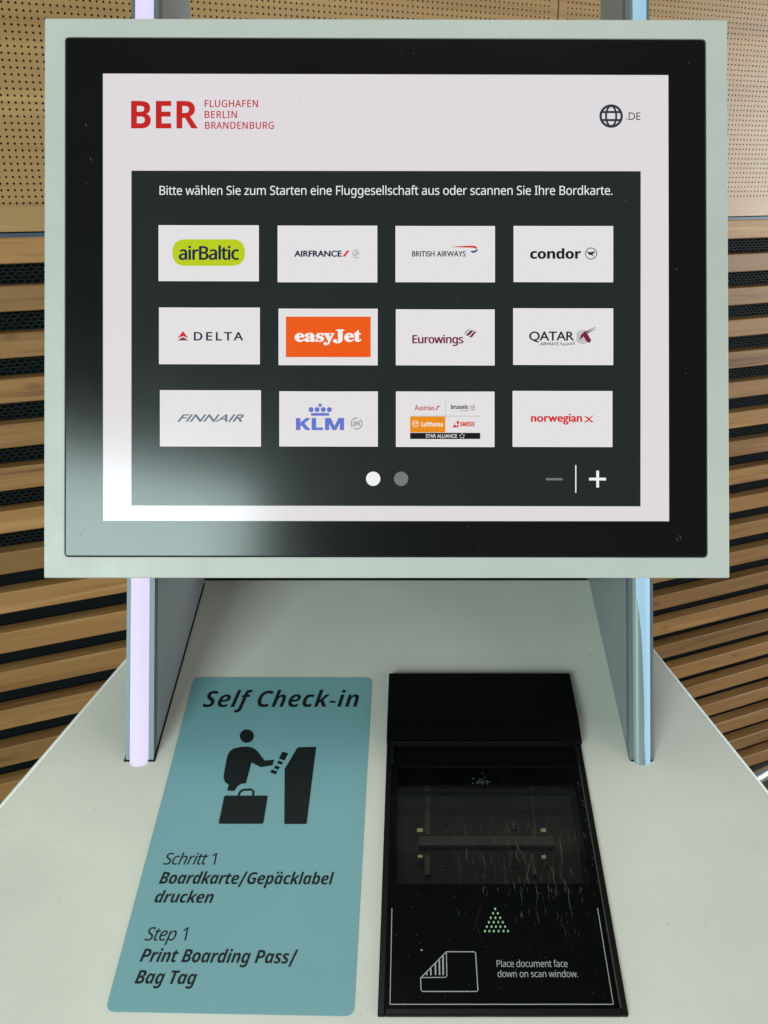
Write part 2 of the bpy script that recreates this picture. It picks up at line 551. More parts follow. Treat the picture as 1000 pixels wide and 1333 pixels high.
F().P([(621.9, 324.2), (621.6, 326.4), (619.5, 328.2), (615.6, 329.3), (611.4, 326.6), (615.4, 326.7), (618.4, 325.9)]).build('logo', C_BABLUE, t)
t = tile(0, 3, 'white airline button with bold black lower case letters beside a circled bird')
F().text('condor', 690.3, 755.7, 336.7, 323.3, st='b', fat=.3, space=.95, cap='d').build('lettering', C_BLK, t)
f_ = F().ring(769.2, 330, 7.7, 1.0, 32)
f_.P([(762.9, 327), (768, 328.4), (773.8, 327.2), (774.4, 328.4), (771, 331), (774, 334.6), (769.4, 331.8), (767.6, 332.2)])
f_.build('logo', C_BLK, t)
# row 2
t = tile(1, 0, 'white airline button with a small red triangle before spaced navy capitals')
F().P([(231.8, 440.2), (238.8, 430.8), (245.8, 440.2), (238.8, 437.2)]).build('logo', C_RED3, t)
F().P([(231.8, 443), (238.8, 438.6), (245.8, 443)]).build('logo', C_MAR, t)
F().text('DELTA', 253.2, 316.8, 442.9, 432.4, st='r', fat=.3, off=.008, space=1.3).build('lettering', C_NAVY, t)
t = tile(1, 1, 'white airline button filled with an orange field')
F().rect(372.5, 412, 482.8, 464.7).build('logo', C_ORG, t)
G().text('easyJet', 384.8, 470.2, 444.3, 429.2, st='s', fat=.75, space=0.96).build('lettering', C_W, t)
t = tile(1, 2, 'white airline button with maroon letters and striped wing marks')
F().text('Eurowings', 537.3, 602.9, 446.6, 436.3, st='r', fat=.5, space=.95).build('lettering', C_MAR, t)
F().P([(603.5, 434.6), (608.6, 428.6), (611.8, 428.6), (606.4, 434.6)]).build('logo', C_LG, t)
F().P([(606, 436.8), (612.6, 429.8), (617, 429.8), (610.4, 436.8)]).P([(610.4, 438.9), (617.4, 431.2), (620.5, 431.2), (614.4, 438.9)]).build('logo', C_MAR, t)
t = tile(1, 3, 'white airline button with black capitals beside an antelope head')
F().text('QATAR', 689, 746.8, 443.1, 431.6, st='g', fat=.3, space=.93).build('lettering', C_BLK, t)
f_ = F().text('AIRWAYS', 703, 727.2, 449.4, 445.4, st='g', off=0.012)
f_.text('\uFE94\uFEF3\uFEAE\uFEC4\uFED8\uFEDF\uFE8D', 729, 748, 448.6, 445.0, st='g', off=0.012)
f_.build('lettering', C_BLK, t)
f_ = F()
for k in range(9):
    x = 750.6 + k * 1.75; h = math.sqrt(max(1, 100 - (x - 758) ** 2)) * .93
    f_.rect(x, 438.6 - h, x + 1.05, 438.6 + h)
f_.build('logo', C_LG, t)
G().P([(754, 444.6), (755.6, 436.6), (760.6, 431.4), (766.4, 430), (763.4, 433), (769.5, 442.6), (767.5, 446.2), (763.4, 444.8), (759.4, 438), (756.2, 440.6)]).build('logo', C_MAR, t)
G().stroke([(762.5, 432.5), (768, 429.2), (775.4, 425.6)], [1.4, 1, .4]).stroke([(764.5, 433.5), (770, 430.6), (775.6, 428.2)], [1.3, .9, .4]).build('logo', C_BLK, t)
# row 3
t = tile(2, 0, 'white airline button with slanted grey capitals')
F().text('FINNAIR', 231.9, 317.6, 548.5, 539.3, st='g', fat=.45, shear=0.45).build('lettering', C_STEEL, t)
t = tile(2, 1, 'white airline button with heavy blue capitals below a crown')
F().text('KLM', 386.2, 447.6, 559.2, 544.2, st='b', fat=.7).build('lettering', C_BLUE, t)
f_ = F().rect(405.3, 537.3, 428.7, 540.9)
for x in (405.3, 413.1, 421.1, 429):
    f_.P(ring_pts(x, 532.9, 3.3, 16))
f_.rect(415.9, 524.7, 418.1, 526).rect(414.3, 526, 419.7, 528).rect(415.9, 528, 418.1, 529.6)
f_.build('logo', C_BLUE, t)
f_ = F().ring(464.3, 551, 7.6, .8, 24, a0=-.9, a1=2.0)
for k in range(7):
    a = 2.55 + k * .36; cx, cy = 464.3 + 7 * math.cos(a), 551 + 7 * math.sin(a)
    f_.P(ring_pts(cx, cy, .9, 6))
for k in range(3):
    f_.stroke([(459.9, 550.3 + k * 2.1), (463.5, 548.5 + k * 2.1), (466, 549.3 + k * 2.0), (469, 547.6 + k * 2.1)], .8)
f_.build('alliance_mark', C_DK, t)
t = tile(2, 2, 'white airline button shared by four small logos over a black bar')
F().text('Austrian', 540, 565, 533.6, 527, st='g', fat=.15).build('lettering', C_RED2, t)
F().P([(566, 533.8), (569.8, 529), (566.3, 528.6), (575, 527.9), (570.4, 530), (568.6, 533.2)]).build('logo', C_RED2, t)
F().text('brussels', 587.4, 609.2, 532, 526.3, st='b', fat=.1, cap='d').text('airlines', 598.5, 609.3, 535.2, 532.9, st='r', cap='d').build('lettering', C_BLK, t)
for i in range(3):
    f_ = F()
    for j in range(3):
        f_.rect(611.3 + i * 2.5, 527.4 + j * 2.5, 612.8 + i * 2.5, 528.9 + j * 2.5)
    f_.build('logo', (C_LG, C_RED3, C_DK)[i], t)
F().rect(534, 541, 625.2, 541.7).rect(579.6, 519.5, 580.1, 541).build('divider_line', C_LG, t)
F().rect(534, 541.9, 579.8, 562.5).build('logo', C_AMB, t)
f_ = G().text('Lufthansa', 548.6, 576.5, 554.8, 548.9, st='b', off=0.0, cap='H')
f_.ring(541, 551.4, 4.1, .8, 20).stroke([(538.5, 551), (541, 551.8), (544, 549.6)], .8)
f_.build('lettering', C_W, t)
F().text('SWISS', 598.7, 618.1, 554.5, 549, st='b', fat=.2, shear=.2).P([(588.8, 556), (595.2, 547.8), (598, 547.8), (596.4, 556)]).build('lettering', C_RED3, t)
G().rect(592.3, 551.6, 596, 552.8).rect(593.5, 549.8, 594.7, 551.6).rect(593.5, 552.8, 594.7, 554.6).build('logo', C_W, t)
F().rect(534, 563.1, 625.2, 571.1).build('logo', C_BLK, t)
f_ = G().text('STAR ALLIANCE', 554.4, 595, 569.4, 564.9, st='g', off=.006)
for k in range(5):
    a = -math.pi / 2 + k * 2 * math.pi / 5
    f_.P([(601.5 + 3.5 * math.cos(a - .35), 567.2 + 3.3 * math.sin(a - .35)), (601.5 + 3.5 * math.cos(a + .35), 567.2 + 3.3 * math.sin(a + .35)), (601.5 + 1.6 * math.cos(a), 567.2 + 1.6 * math.sin(a))])
f_.build('lettering', C_W, t)
t = tile(2, 3, 'white airline button with red lower case letters and a crossed mark')
F().text('norwegian', 691.6, 757.1, 548.6, 541.6, st='g', fat=.5, cap='x').build('lettering', C_RED3, t)
F().stroke([(760.6, 542), (764, 542.8), (767, 546), (770, 548.8), (772.4, 549)], [1, 1.9, 2, 1.9, 1]).build('logo', C_RED3, t)
G().stroke([(760.2, 549.2), (763.8, 548), (767, 544.6), (771.8, 540.6)], [1, 1.8, 1.7, .8]).build('logo', C_RED3, t)

M_DUST = mat('dust', (0.16, 0.17, 0.16), 0.7, spec=.2)
f_ = Flat(mp, 0.0014)
for k in range(70):
    u, v = random.uniform(90, 916), random.uniform(52, 720)
    f_.P(ring_pts(u, v, random.uniform(.25, .6), 5, random.uniform(.2, .6)))
for k in range(5):
    u, v = (112, 118, 103, 884, 880)[k], (160, 205, 693, 696, 699)[k]
    f_.stroke([(u, v), (u + 1, v + 3), (u + 3, v + 5)], [.1, .35, .1])
f_.build('dust', M_DUST, mon, kind='stuff')

# ------------------------------------------------------------------ THE KIOSK STAND
ZP = ZM * 1.135
AL = math.atan((PY + 226.0) / FPX)              # how far the desk's depth lines rise above the optical axis
DA = math.sin(AL) * UA + math.cos(AL) * FA      # up the desk, away
NA = math.cos(AL) * UA - math.sin(AL) * FA      # out of the desk
P0 = cw(0, -(990 - PY) / FPX * ZP, ZP)


def cp(u, v, h=0.0):
    """photo pixel -> world on the plane h metres above the desk"""
    r = FA + (u - PX) / FPX * XA - (v - PY) / FPX * UA
    o_ = P0 + NA * h
    return CAM + r * ((o_ - CAM).dot(NA) / r.dot(NA))


def cab(u, v, h=0.0):
    d = cp(u, v, h) - P0
    return d.dot(XA), d.dot(DA)


def dw(a, b, h=0.0):
    return P0 + XA * a + DA * b + NA * h


kx = (507 - PX) / FPX * ZP
base = Vector((kx, P0.y + 0.05, 0))
kio = empty('check_in_kiosk', Matrix.Translation(base), 'pale grey check-in kiosk stand with sloping desk and two grey side posts', 'kiosk')

# desk top, a trapezoid widening to the front
bl = cab(163, 856); l2 = cab(0, 1045)
br = cab(852.5, 848); r2 = cab(1000, 1031)
bback = cab(500, 754)[1]
bfront = cab(500, 1333)[1] - 0.07


def edge(p, q, b):
    t_ = (b - p[1]) / (q[1] - p[1]); return p[0] + (q[0] - p[0]) * t_


T = [(edge(bl, l2, bback), bback), (edge(br, r2, bback), bback), (edge(br, r2, bfront), bfront), (edge(bl, l2, bfront), bfront)]
T = rrect([T[3], T[2], T[1], T[0]], 0.008, 3)
def desk_mesh():
    import bmesh
    bm = bmesh.new()
    bm.faces.new([bm.verts.new((a, b, 0)) for a, b in T])
    xs = [cab(*p)[0] for p in ((507, 882), (491.5, 1323.5), (741, 882), (817.5, 1323.5))]
    ha0, ha1 = (xs[0] + xs[1]) / 2 + .0015, (xs[2] + xs[3]) / 2 - .0015
    hb0, hb1 = cab(600, 1323.5)[1] + .0015, cab(600, 882)[1] - .0015
    for co, no in (((0, hb0, 0), (0, 1, 0)), ((0, hb1, 0), (0, 1, 0)), ((ha0, 0, 0), (1, 0, 0)), ((ha1, 0, 0), (1, 0, 0))):
        bmesh.ops.bisect_plane(bm, geom=bm.verts[:] + bm.edges[:] + bm.faces[:], plane_co=co, plane_no=no)
    for f in bm.faces[:]:
        c = f.calc_center_median()
        if ha0 < c.x < ha1 and hb0 < c.y < hb1:
            bm.faces.remove(f)
    r = bmesh.ops.extrude_face_region(bm, geom=bm.faces[:])
    for v in r['geom']:
        if isinstance(v, bmesh.types.BMVert):
            v.co.z = -0.022
    bm.normal_update(); bmesh.ops.recalc_face_normals(bm, faces=bm.faces[:])
    bm.verts.index_update()
    V = [dw(*v.co) for v in bm.verts]; Fc = [tuple(v.index for v in f.verts) for f in bm.faces]
    bm.free()
    return V, Fc


desk = bevelled(mesh('desk_top', *desk_mesh(), M_COUNTER, kio), 0.0016, 3, 40)
M_EDGE = mat('edge_highlight_white', (0.86, 0.88, 0.86), 0.3)  # white painted for the highlight along the desk's side edges
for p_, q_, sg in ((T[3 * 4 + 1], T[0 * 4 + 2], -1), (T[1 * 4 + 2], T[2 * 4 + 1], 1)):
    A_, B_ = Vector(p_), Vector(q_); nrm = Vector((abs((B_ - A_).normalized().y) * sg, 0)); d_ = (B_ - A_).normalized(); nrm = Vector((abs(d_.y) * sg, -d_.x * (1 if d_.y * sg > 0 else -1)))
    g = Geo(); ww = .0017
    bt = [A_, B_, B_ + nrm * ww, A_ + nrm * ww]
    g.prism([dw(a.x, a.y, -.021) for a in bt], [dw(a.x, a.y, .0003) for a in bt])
    bevelled(g.build('edge_highlight', M_EDGE, kio), .0005, 2, 40)
# cabinet under the desk, down to the floor
g = Geo()
ins = 0.02
fw0, fw1 = dw(edge(bl, l2, bfront) + ins, bfront + ins, -0.0222), dw(edge(br, r2, bfront) - ins, bfront + ins, -0.0222)
bw0, bw1 = dw(edge(bl, l2, bback) + ins, bback - ins, -0.0222), dw(edge(br, r2, bback) - ins, bback - ins, -0.0222)
top4 = [fw0, fw1, bw1, bw0]
bot4 = [Vector((p.x, p.y, 0.06)) for p in (fw0 + Vector((0.03, .06, 0)), fw1 + Vector((-.03, .06, 0)), bw1, bw0)]
g.prism(bot4, top4)
cab_o = bevelled(g.build('cabinet', M_COUNTER, kio), 0.003, 2, 30)
g = Geo()
pl = [p + Vector((s * .02, t_ * .02, -0.06)) for p, s, t_ in zip(bot4, (1, -1, -1, 1), (1, 1, -1, -1))]
g.prism(pl, [Vector((p.x, p.y, 0.0598)) for p in pl]); g.build('plinth', M_GAP, kio)


# side posts: a deep sheet panel with an aluminium edge and a diffuser strip in it
def side_post(xo, xi, sgn, lit):
    """xo, xi: outer and inner x at the front edge; polygon in (up, forward) camera axes"""
    def onray(v, z): return (-(v - PY) / FPX * z, z)
    rb = cp(545, 757); rby = (rb - CAM).dot(UA); rbz = (rb - CAM).dot(FA)
    fb = onray(990, ZP)
    ft = onray(-90, ZP * 1.022); rt = onray(-90, ZP * 1.150)
    prof = [fb, (rby, rbz), rt, ft]
    t0 = 0.0032   # sheet of the panel starts behind the edge profile
    g = Geo()
    e = 0.0095
    inner = [(fb[0] + e * .62, fb[1] + e), (rby, rbz), rt, (ft[0], ft[1] + e)]
    g.prism([cw(xo, y, z) for y, z in inner], [cw(xi, y, z) for y, z in inner])
    p = bevelled(g.build('side_post', M_POST, kio), 0.0006, 1)
    # edge profile: two flanges with the diffuser seated between them
    w = xi - xo; fl = 0.13 * w; fr_ = 0.17 * w
    g = Geo()
    def bar(x0, x1, d0, d1):
        sec = [(fb[0] + d0 * .62, fb[1] + d0), (fb[0] + d1 * .62, fb[1] + d1), (ft[0], ft[1] + d1), (ft[0], ft[1] + d0)]
        g.prism([cw(x0, y, z) for y, z in sec], [cw(x1, y, z) for y, z in sec])
    bar(xo, xo + fl, 0, e - .0001); bar(xi - fr_, xi, 0, e - .0001); bar(xo + fl, xi - fr_, .004, e - .0001)
    g.build('edge_profile', M_ALU, p)
    # dark seam along the foot of the post
    g = Geo()
    for x0, x1 in ((xo - .0004, xi + .0004),):
        a0 = (cw(0, *fb) - P0).dot(DA); a1 = (cw(0, rby, rbz) - P0).dot(DA)
        g.prism([dw(x0 - (.0008), a0 - .0008, .0001), dw(x1 + .0008, a0 - .0008, .0001), dw(x1 + .0008, a1 - .002, .0001), dw(x0 - .0008, a1 - .002, .0001)],
                [dw(x0 - (.0008), a0 - .0008, .0007), dw(x1 + .0008, a0 - .0008, .0007), dw(x1 + .0008, a1 - .002, .0007), dw(x0 - .0008, a1 - .002, .0007)])
    g.build('foot_seam', M_GAP, p)
    # diffuser: convex bar
    xa, xb = xo + fl + .0002, xi - fr_ - .0002
    nseg = 12; down = cw(0, fb[0], fb[1]) ; up = cw(0, ft[0], ft[1])
    ax = (down - up).normalized()

    def strip(x0, x1, bulge, name, m, x0t=None, x1t=None, lift=0.0, down=down, up=up, foot=True):
        V, Fc = [], []
        for end, (pt, a, b) in enumerate(((down, x0, x1), (up, x0 if x0t is None else x0t, x1 if x1t is None else x1t))):
            for i in range(nseg + 1):
                x = a + (b - a) * i / nseg
                s_ = (x - xa) / (xb - xa) * 2 - 1
                out = bulge * math.sqrt(max(0, 1 - s_ * s_)) + lift
                q = pt + XA * x - FA * out
                if end == 0 and foot:   # meet the desk
                    q = q - ax * ((q - P0).dot(NA) / ax.dot(NA) + .0)
                V.append(q)
        for i in range(nseg):
            Fc.append((i, i + 1, nseg + 2 + i, nseg + 1 + i))
        return mesh(name, V, Fc, m, p, smooth=True)
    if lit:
        strip(xa, xb, 0.0042, 'light_or_highlight_strip', M_LIT)
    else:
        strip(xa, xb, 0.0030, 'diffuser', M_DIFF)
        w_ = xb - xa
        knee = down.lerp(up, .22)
        strip(xa + w_ * .10, xa + w_ * .36, 0.0030, 'light_or_highlight_strip', M_HIGHLIGHT, xa + w_ * .04, xa + w_ * .84, lift=.0002, up=knee)  # tapered glowing band, the diffuser's highlight put in as geometry
        strip(xa + w_ * .04, xa + w_ * .84, 0.0030, 'light_or_highlight_strip', M_HIGHLIGHT, lift=.0002, down=knee, foot=False)
    return p


kz = ZP / FPX
side_post((163.6 - PX) * kz, (200 - PX) * kz, 1, True)
side_post((851.5 - PX) * kz, (819.5 - PX) * kz, -1, False)
g = Geo(); zb_ = (cp(545, 754) - CAM).dot(FA)
g.prism([dw((202 - PX) * kz, bback + .0015, -.02), dw((817 - PX) * kz, bback + .0015, -.02), dw((817 - PX) * kz, bback + .006, -.02), dw((202 - PX) * kz, bback + .006, -.02)],
        [dw((202 - PX) * kz, bback + .0015, .03), dw((817 - PX) * kz, bback + .0015, .03), dw((817 - PX) * kz, bback + .006, .03), dw((202 - PX) * kz, bback + .006, .03)])
g.build('rear_cover', M_GAP, kio)
# bracket that carries the monitor between the posts
g = Geo()
def cbox(x0, x1, y0, y1, z0, z1):
    g.prism([cw(x, y, z) for x, y, z in ((x0, y0, z0), (x1, y0, z0), (x1, y1, z0), (x0, y1, z0))], [cw(x, y, z) for x, y, z in ((x0, y0, z1), (x1, y0, z1), (x1, y1, z1), (x0, y1, z1))])
cbox((202 - PX) * kz, (817 - PX) * kz, 0.06, 0.12, ZM + D_ + .001, ZP + .03)
g.build('mounting_bracket', M_POST, kio)

# ------------------------------------------------------------------ STICKER
SK = [(253, 881.5), (484.5, 882), (461, 1323), (137, 1317)]
ab = [cab(*p) for p in SK]
r_ = rrect(ab, 0.0058, 6)
st = empty('instruction_sticker', Matrix.Translation(cp(300, 1319)), 'teal blue instruction sticker with slanted black lettering on the left of the desk', 'sticker')
g = Geo(); g.prism([dw(a, b, .0001) for a, b in reversed(r_)], [dw(a, b, .0004) for a, b in reversed(r_)])
bevelled(g.build('vinyl_sheet', M_STICK, st), 0.0001, 1)
HS = 0.00055


def desk_text(g, t, L, R, top, h, **kw):
    """baseline from pixel L to pixel R, top = photo row of the glyph top above L"""
    v, f = type_set(t, **kw)
    a0, b0 = cab(L[0], L[1], h); a1, b1 = cab(R[0], R[1], h)
    hgt = cab(L[0], top, h)[1] - b0
    g.mesh([dw(a0 + (a1 - a0) * x, b0 + (b1 - b0) * x + hgt * y, h) for x, y in v], f)


g = Geo(); desk_text(g, 'Self Check-in', (263.5, 920), (466.5, 919.6), 899, HS, st='bi', off=-0.004, space=1.03); g.build('heading_lettering', M_INK, st)
g = Geo(); desk_text(g, 'Schritt 1', (212.5, 1125), (280, 1125), 1110, HS, st='i', space=.92); g.build('light_lettering', M_INK, st)
g = Geo(); desk_text(g, 'Step 1', (188, 1224), (242, 1224), 1206.8, HS, st='i', space=.92); g.build('light_lettering', M_INK, st)
g = Geo(); desk_text(g, 'Boardkarte/Gepäcklabel', (206.5, 1150), (434, 1151), 1134.6, HS, st='bi', off=-0.004, space=.95); g.build('bold_lettering', M_INK, st)
g = Geo(); desk_text(g, 'drucken', (200.5, 1174.5), (276.5, 1175), 1158.3, HS, st='bi', off=-0.004, space=.95, cap='d'); g.build('bold_lettering', M_INK, st)
g = Geo(); desk_text(g, 'Print Boarding Pass/', (181.5, 1251.6), (386.5, 1254), 1234.5, HS, st='bi', off=-0.004, space=.95); g.build('bold_lettering', M_INK, st)
g = Geo(); desk_text(g, 'Bag Tag', (174.8, 1280), (254.5, 1281), 1262.4, HS, st='bi', off=-0.004, space=.95); g.build('bold_lettering', M_INK, st)


def pc(pts, ox, oy, s):
    return [(ox + x / s, oy + y / s) for x, y in pts]


def cto(u, v, h):
    return cp(u, v, h)


def smoothpoly(pts, it=2):
    for _ in range(it):
        out = []
        for i, p in enumerate(pts):
            q = pts[(i + 1) % len(pts)]
            out += [(p[0] * .75 + q[0] * .25, p[1] * .75 + q[1] * .25), (p[0] * .25 + q[0] * .75, p[1] * .25 + q[1] * .75)]
        pts = out
    return pts


q = lambda pts: pc(pts, 230, 870, 3.704)
f_ = Flat(cto, HS)
f_.P(ring_pts(321.4, 957.8, 9.2, 20, 8.7))
f_.P(q([(247, 415), (256, 398), (275, 385), (310, 377), (345, 376), (368, 382), (388, 396), (424, 443), (470, 439), (462, 466), (405, 475), (361, 452), (334, 553), (312, 555), (292, 568), (279, 590), (244, 588), (251, 560), (233, 547), (226, 525), (228, 505), (240, 440)]))
f_.build('traveller_pictogram', M_INK, st)
f_ = Flat(cto, HS)
f_.P(q([(510, 400), (538, 408), (521, 443), (493, 434)])).P(q([(490, 443), (513, 451), (507, 463), (484, 456)])).P(q([(476, 466), (498, 474), (491, 488), (469, 480)])).P(q([(459, 486), (486, 496), (478, 510), (451, 500)]))
f_.build('ticket_pictogram', M_INK, st)
Flat(cto, HS).P(q([(585, 379), (673, 377), (627, 749), (519, 749), (521, 483), (578, 388)])).build('terminal_pictogram', M_INK, st)
f_ = Flat(cto, HS).P(rrect(q([(230, 612), (440, 612), (418, 748), (202, 748)]), 2.2, 3))
f_.stroke(q([(298, 613), (306, 594), (322, 584), (360, 583), (371, 592), (368, 613)]), 2.9)
f_.build('suitcase_pictogram', M_INK, st)

# ------------------------------------------------------------------ DOCUMENT SCANNER
sc = empty('document_scanner', Matrix.Translation(cp(650, 1320)), 'glossy black document scanner with hood and scratched scan window, set into the desk', 'scanner')
HB = 0.0022
SB = [(507, 882), (741, 882), (817.5, 1323.5), (491.5, 1323.5)]
sab = [cab(*p) for p in SB]
g = Geo()
# rim: four bars round the plate
ia = [cab(513.0, 990, HB), cab(754.5, 990, HB), cab(809.5, 1317, HB), cab(499, 1317, HB)]
xl = sum(cab(u, v)[0] for u, v in ((507, 882), (491.5, 1323.5))) / 2
xr = sum(cab(u, v)[0] for u, v in ((741, 882), (817.5, 1323.5))) / 2
yb, yf = cab(600, 882)[1], cab(600, 1323.5)[1]
rimw = 0.0042


def dbox(g, a0, a1, b0, b1, h0, h1):
    g.prism([dw(a0, b0, h0), dw(a1, b0, h0), dw(a1, b1, h0), dw(a0, b1, h0)], [dw(a0, b0, h1), dw(a1, b0, h1), dw(a1, b1, h1), dw(a0, b1, h1)])


dbox(g, xl, xl + rimw, yf, yb, -.001, HB); dbox(g, xr - rimw, xr, yf, yb, -.001, HB)
dbox(g, xl + rimw, xr - rimw, yf, yf + rimw, -.001, HB)
bevelled(g.build('rim', M_BLACKR, sc), 0.0006, 2)
# window cut-out
GH = 0.0012
wl, wr = cab(513, 1150, GH)[0] + .001, cab(769, 1150, GH)[0]
wf, wbk = cab(600, 1150, GH)[1], cab(600, 998, GH)[1]
g = Geo()
dbox(g, xl + rimw, xr - rimw, yf + rimw, wf, -.001, GH)
dbox(g, xl + rimw, wl, wf, wbk, -.001, GH); dbox(g, wr, xr - rimw, wf, wbk, -.001, GH)
dbox(g, xl + rimw, xr - rimw, wbk + .0002, yb, -.001, GH - .0006)
g.build('cover_plate', M_BLACK, sc)
# cavity with the mechanism and its mirror image seen through the glass
CD = 0.0212
g = Geo()
g.poly([dw(wl, wf, -CD), dw(wr, wf, -CD), dw(wr, wbk, -CD), dw(wl, wbk, -CD)])
g.poly([dw(wl, wf, -CD), dw(wl, wf, GH), dw(wr, wf, GH), dw(wr, wf, -CD)])
g.poly([dw(wl, wf, -CD), dw(wl, wbk, -CD), dw(wl, wbk, GH), dw(wl, wf, GH)])
g.poly([dw(wr, wf, -CD), dw(wr, wf, GH), dw(wr, wbk, GH), dw(wr, wbk, -CD)])
g.poly([dw(wl, wbk, -CD), dw(wr, wbk, -CD), dw(wr, wbk, GH), dw(wl, wbk, GH)])
g.build('interior', M_INT, sc)


def ibar(name, m, u0, v0, u1, v1, h=-0.0185, th=0.003):
    a0, b1 = cab(u0, v0, h + th); a1, b0 = cab(u1, v1, h + th)
    g = Geo(); dbox(g, min(a0, a1), max(a0, a1), b0, b1, h, h + th)
    return g.build(name, m, sc)


ibar('rail_or_reflection', M_BROWN, 553, 1022, 560.5, 1086); ibar('rail_or_reflection', M_BROWN, 689, 1022, 699, 1086)
ibar('cross_rail', M_BROWN, 546, 1088, 722, 1100)
ibar('rail_or_reflection', M_BROWN, 553, 1112, 560, 1138); ibar('rail_or_reflection', M_BROWN, 690, 1110, 698, 1138)  # lower pair models the reflection in the inner bottom as bars
for (u0, v0, u1, v1) in ((543, 1078, 550.5, 1082.5), (704, 1078, 711, 1082.5), (544, 1112.5, 550, 1116), (705, 1113, 711, 1117)):  # lower two are the reflection again, built as blocks
    ibar('connector_or_reflection', M_CREAM, u0, v0, u1, v1, h=-.0155, th=.003)
g = Geo()
for (cx, cy) in ((546, 1070), (709, 1071), (579, 1074), (672, 1073), (580, 1123), (672, 1123)):
    for k in range(9):
        u, v = cx + random.uniform(-5, 5), cy + random.uniform(-7, 7)
        a, b = cab(u, v, -.0185); dbox(g, a, a + random.uniform(.0004, .0013), b, b + random.uniform(.0003, .001), -.0200, -.0188)
g.build('circuit_parts', M_FLECKS, sc, kind='stuff')
ibar('shade_bar', M_BACK, 513, 1030, 758, 1033.5, h=-.003, th=.002)
g = Geo()
g.poly([dw(wl, wf, GH - .0003), dw(wr, wf, GH - .0003), dw(wr, wbk, GH - .0003), dw(wl, wbk, GH - .0003)])
pane = g.build('scan_window_pane', M_GLASS, sc)
# grey flecks and scratches on the pane
f_ = Flat(cp, GH + .0001)
for k in range(26):
    a = random.uniform(0, 6.28); r = random.uniform(0, 1)
    u, v = 625 + 14 * r * math.cos(a), 1017.5 + 5 * r * math.sin(a) * (1.3 if math.sin(a) < 0 else .6)
    f_.P(ring_pts(u, v, random.uniform(.6, 1.9), 6, random.uniform(.5, 1.3)))
f_.build('grey_flecks', M_FLECKS, pane, kind='stuff')
f_ = Flat(cp, GH + .00015)
for k in range(260):
    u = 590 + 190 * random.random() ** .75; v = random.uniform(1060, 1215)
    if u > 545 + (cab(783, v)[0] * 0 + 200 + (v - 990) * .16): continue
    if v > 1160 and random.random() < .6: continue
    ln = random.uniform(2, 13) * (1 if random.random() < .85 else 4); sl = random.gauss(.12, .22 if random.random() < .25 else .08); cv = random.gauss(0, .07)
    f_.stroke([(u, v), (u + sl * ln / 2 + cv * ln, v + ln / 2), (u + sl * ln, v + ln)], [.06, random.choice((.14, .2, .28, .5)), .06])
for k in range(150):
    v = random.uniform(1000, 1300); u = random.uniform(515, 760 + (v - 1000) * .13)
    f_.P(ring_pts(u, v, random.uniform(.2, .55), 5))
for k in range(90):
    v = random.gauss(1090, 60); 
    if not 1010 < v < 1230: continue
    u = 757 + (v - 990) * .165 + random.gauss(-3, 4)
    f_.P(ring_pts(u, v, random.uniform(.2, .7), 5, random.uniform(.2, .9)))
f_.build('scratches', M_SCR, pane, kind='stuff')
# hood
hz0, hz1 = 0.0045, 0.0085
bm_ = cab(600, 936, hz1)[1]; bfh = cab(600, 966, hz0 + .002)[1]
g = Geo()
hp = [(yb, 0.0), (yb, 0.006), (bm_, hz1), (bfh, hz0 + .002), (bfh, hz0 - .001), (bfh + .004, hz0 - .001), (bfh + .008, 0.0)]
g.prism([dw(xl - .0002, b, h) for b, h in hp], [dw(xr + .0004, b, h) for b, h in hp])
hood = bevelled(g.build('hood', M_BLACK, sc), 0.0007, 2, 25)
for a0, a1 in ((xl + .003, xl + .0055), (xr - .0055, xr - .003)):
    g = Geo(); dbox(g, a0, a1, cab(600, 995, HB)[1], bfh - .0002, 0, HB + .003)
    bevelled(g.build('hood_cheek', M_BLACKR, sc), .0004, 1)
g = Geo(); dbox(g, xl + .004, xr - .004, bfh - .0012, bfh - .0001, hz0 - .002, hz0 + .0004); g.build('hood_lip', M_BLACKR, sc)
M_RIML = mat('rim_line_metal', (0.05, 0.046, 0.03), 0.4, metal=.2)
for a_ in (xr - rimw - .0002,):
    g = Geo(); dbox(g, a_, a_ + .0006, yf + .004, bfh - .006, GH, HB + .0003); g.build('rim_line', M_RIML, sc)
# printing on the plate
HP_ = GH + .00012
f_ = Flat(cp, HP_).stroke([(510.3, 1182), (507.8, 1307)], 1.0).stroke([(507.3, 1307), (799, 1307)], 1.2).stroke([(778, 1181.5), (798.6, 1306.6)], 1.0)
f_.build('border_line', M_PRINTGREY, sc)
q = lambda pts: pc(pts, 490, 1160, 2.94)
f_ = Flat(cp, HP_)
f_.stroke(q([(170, 331), (268, 231), (375, 231), (380, 236), (389, 378), (385, 383), (177, 383), (171, 377), (170, 331)]), 1.25)
f_.stroke(q([(268, 231), (270, 324), (265, 329), (170, 330)]), 1.1)
for x, y0, y1 in ((192, 310, 321), (208, 294, 321), (226, 275, 320), (241, 260, 320), (255, 246, 320)):
    f_.stroke(q([(x, y0), (x + 1, y1)]), 1.9)
f_.build('document_symbol', M_PRINTGREY, sc)
g = Geo()
desk_text(g, 'Place document face', (647, 1258.4), (739.5, 1258.4), 1249.6, HP_, st='r', off=0, space=.95)
desk_text(g, 'down on scan window.', (648.2, 1271.6), (753, 1271.6), 1262.4, HP_, st='r', off=0, space=.95, cap='d')
g.build('lettering', M_PRINTGREY, sc)
f_ = Flat(cp, HP_)
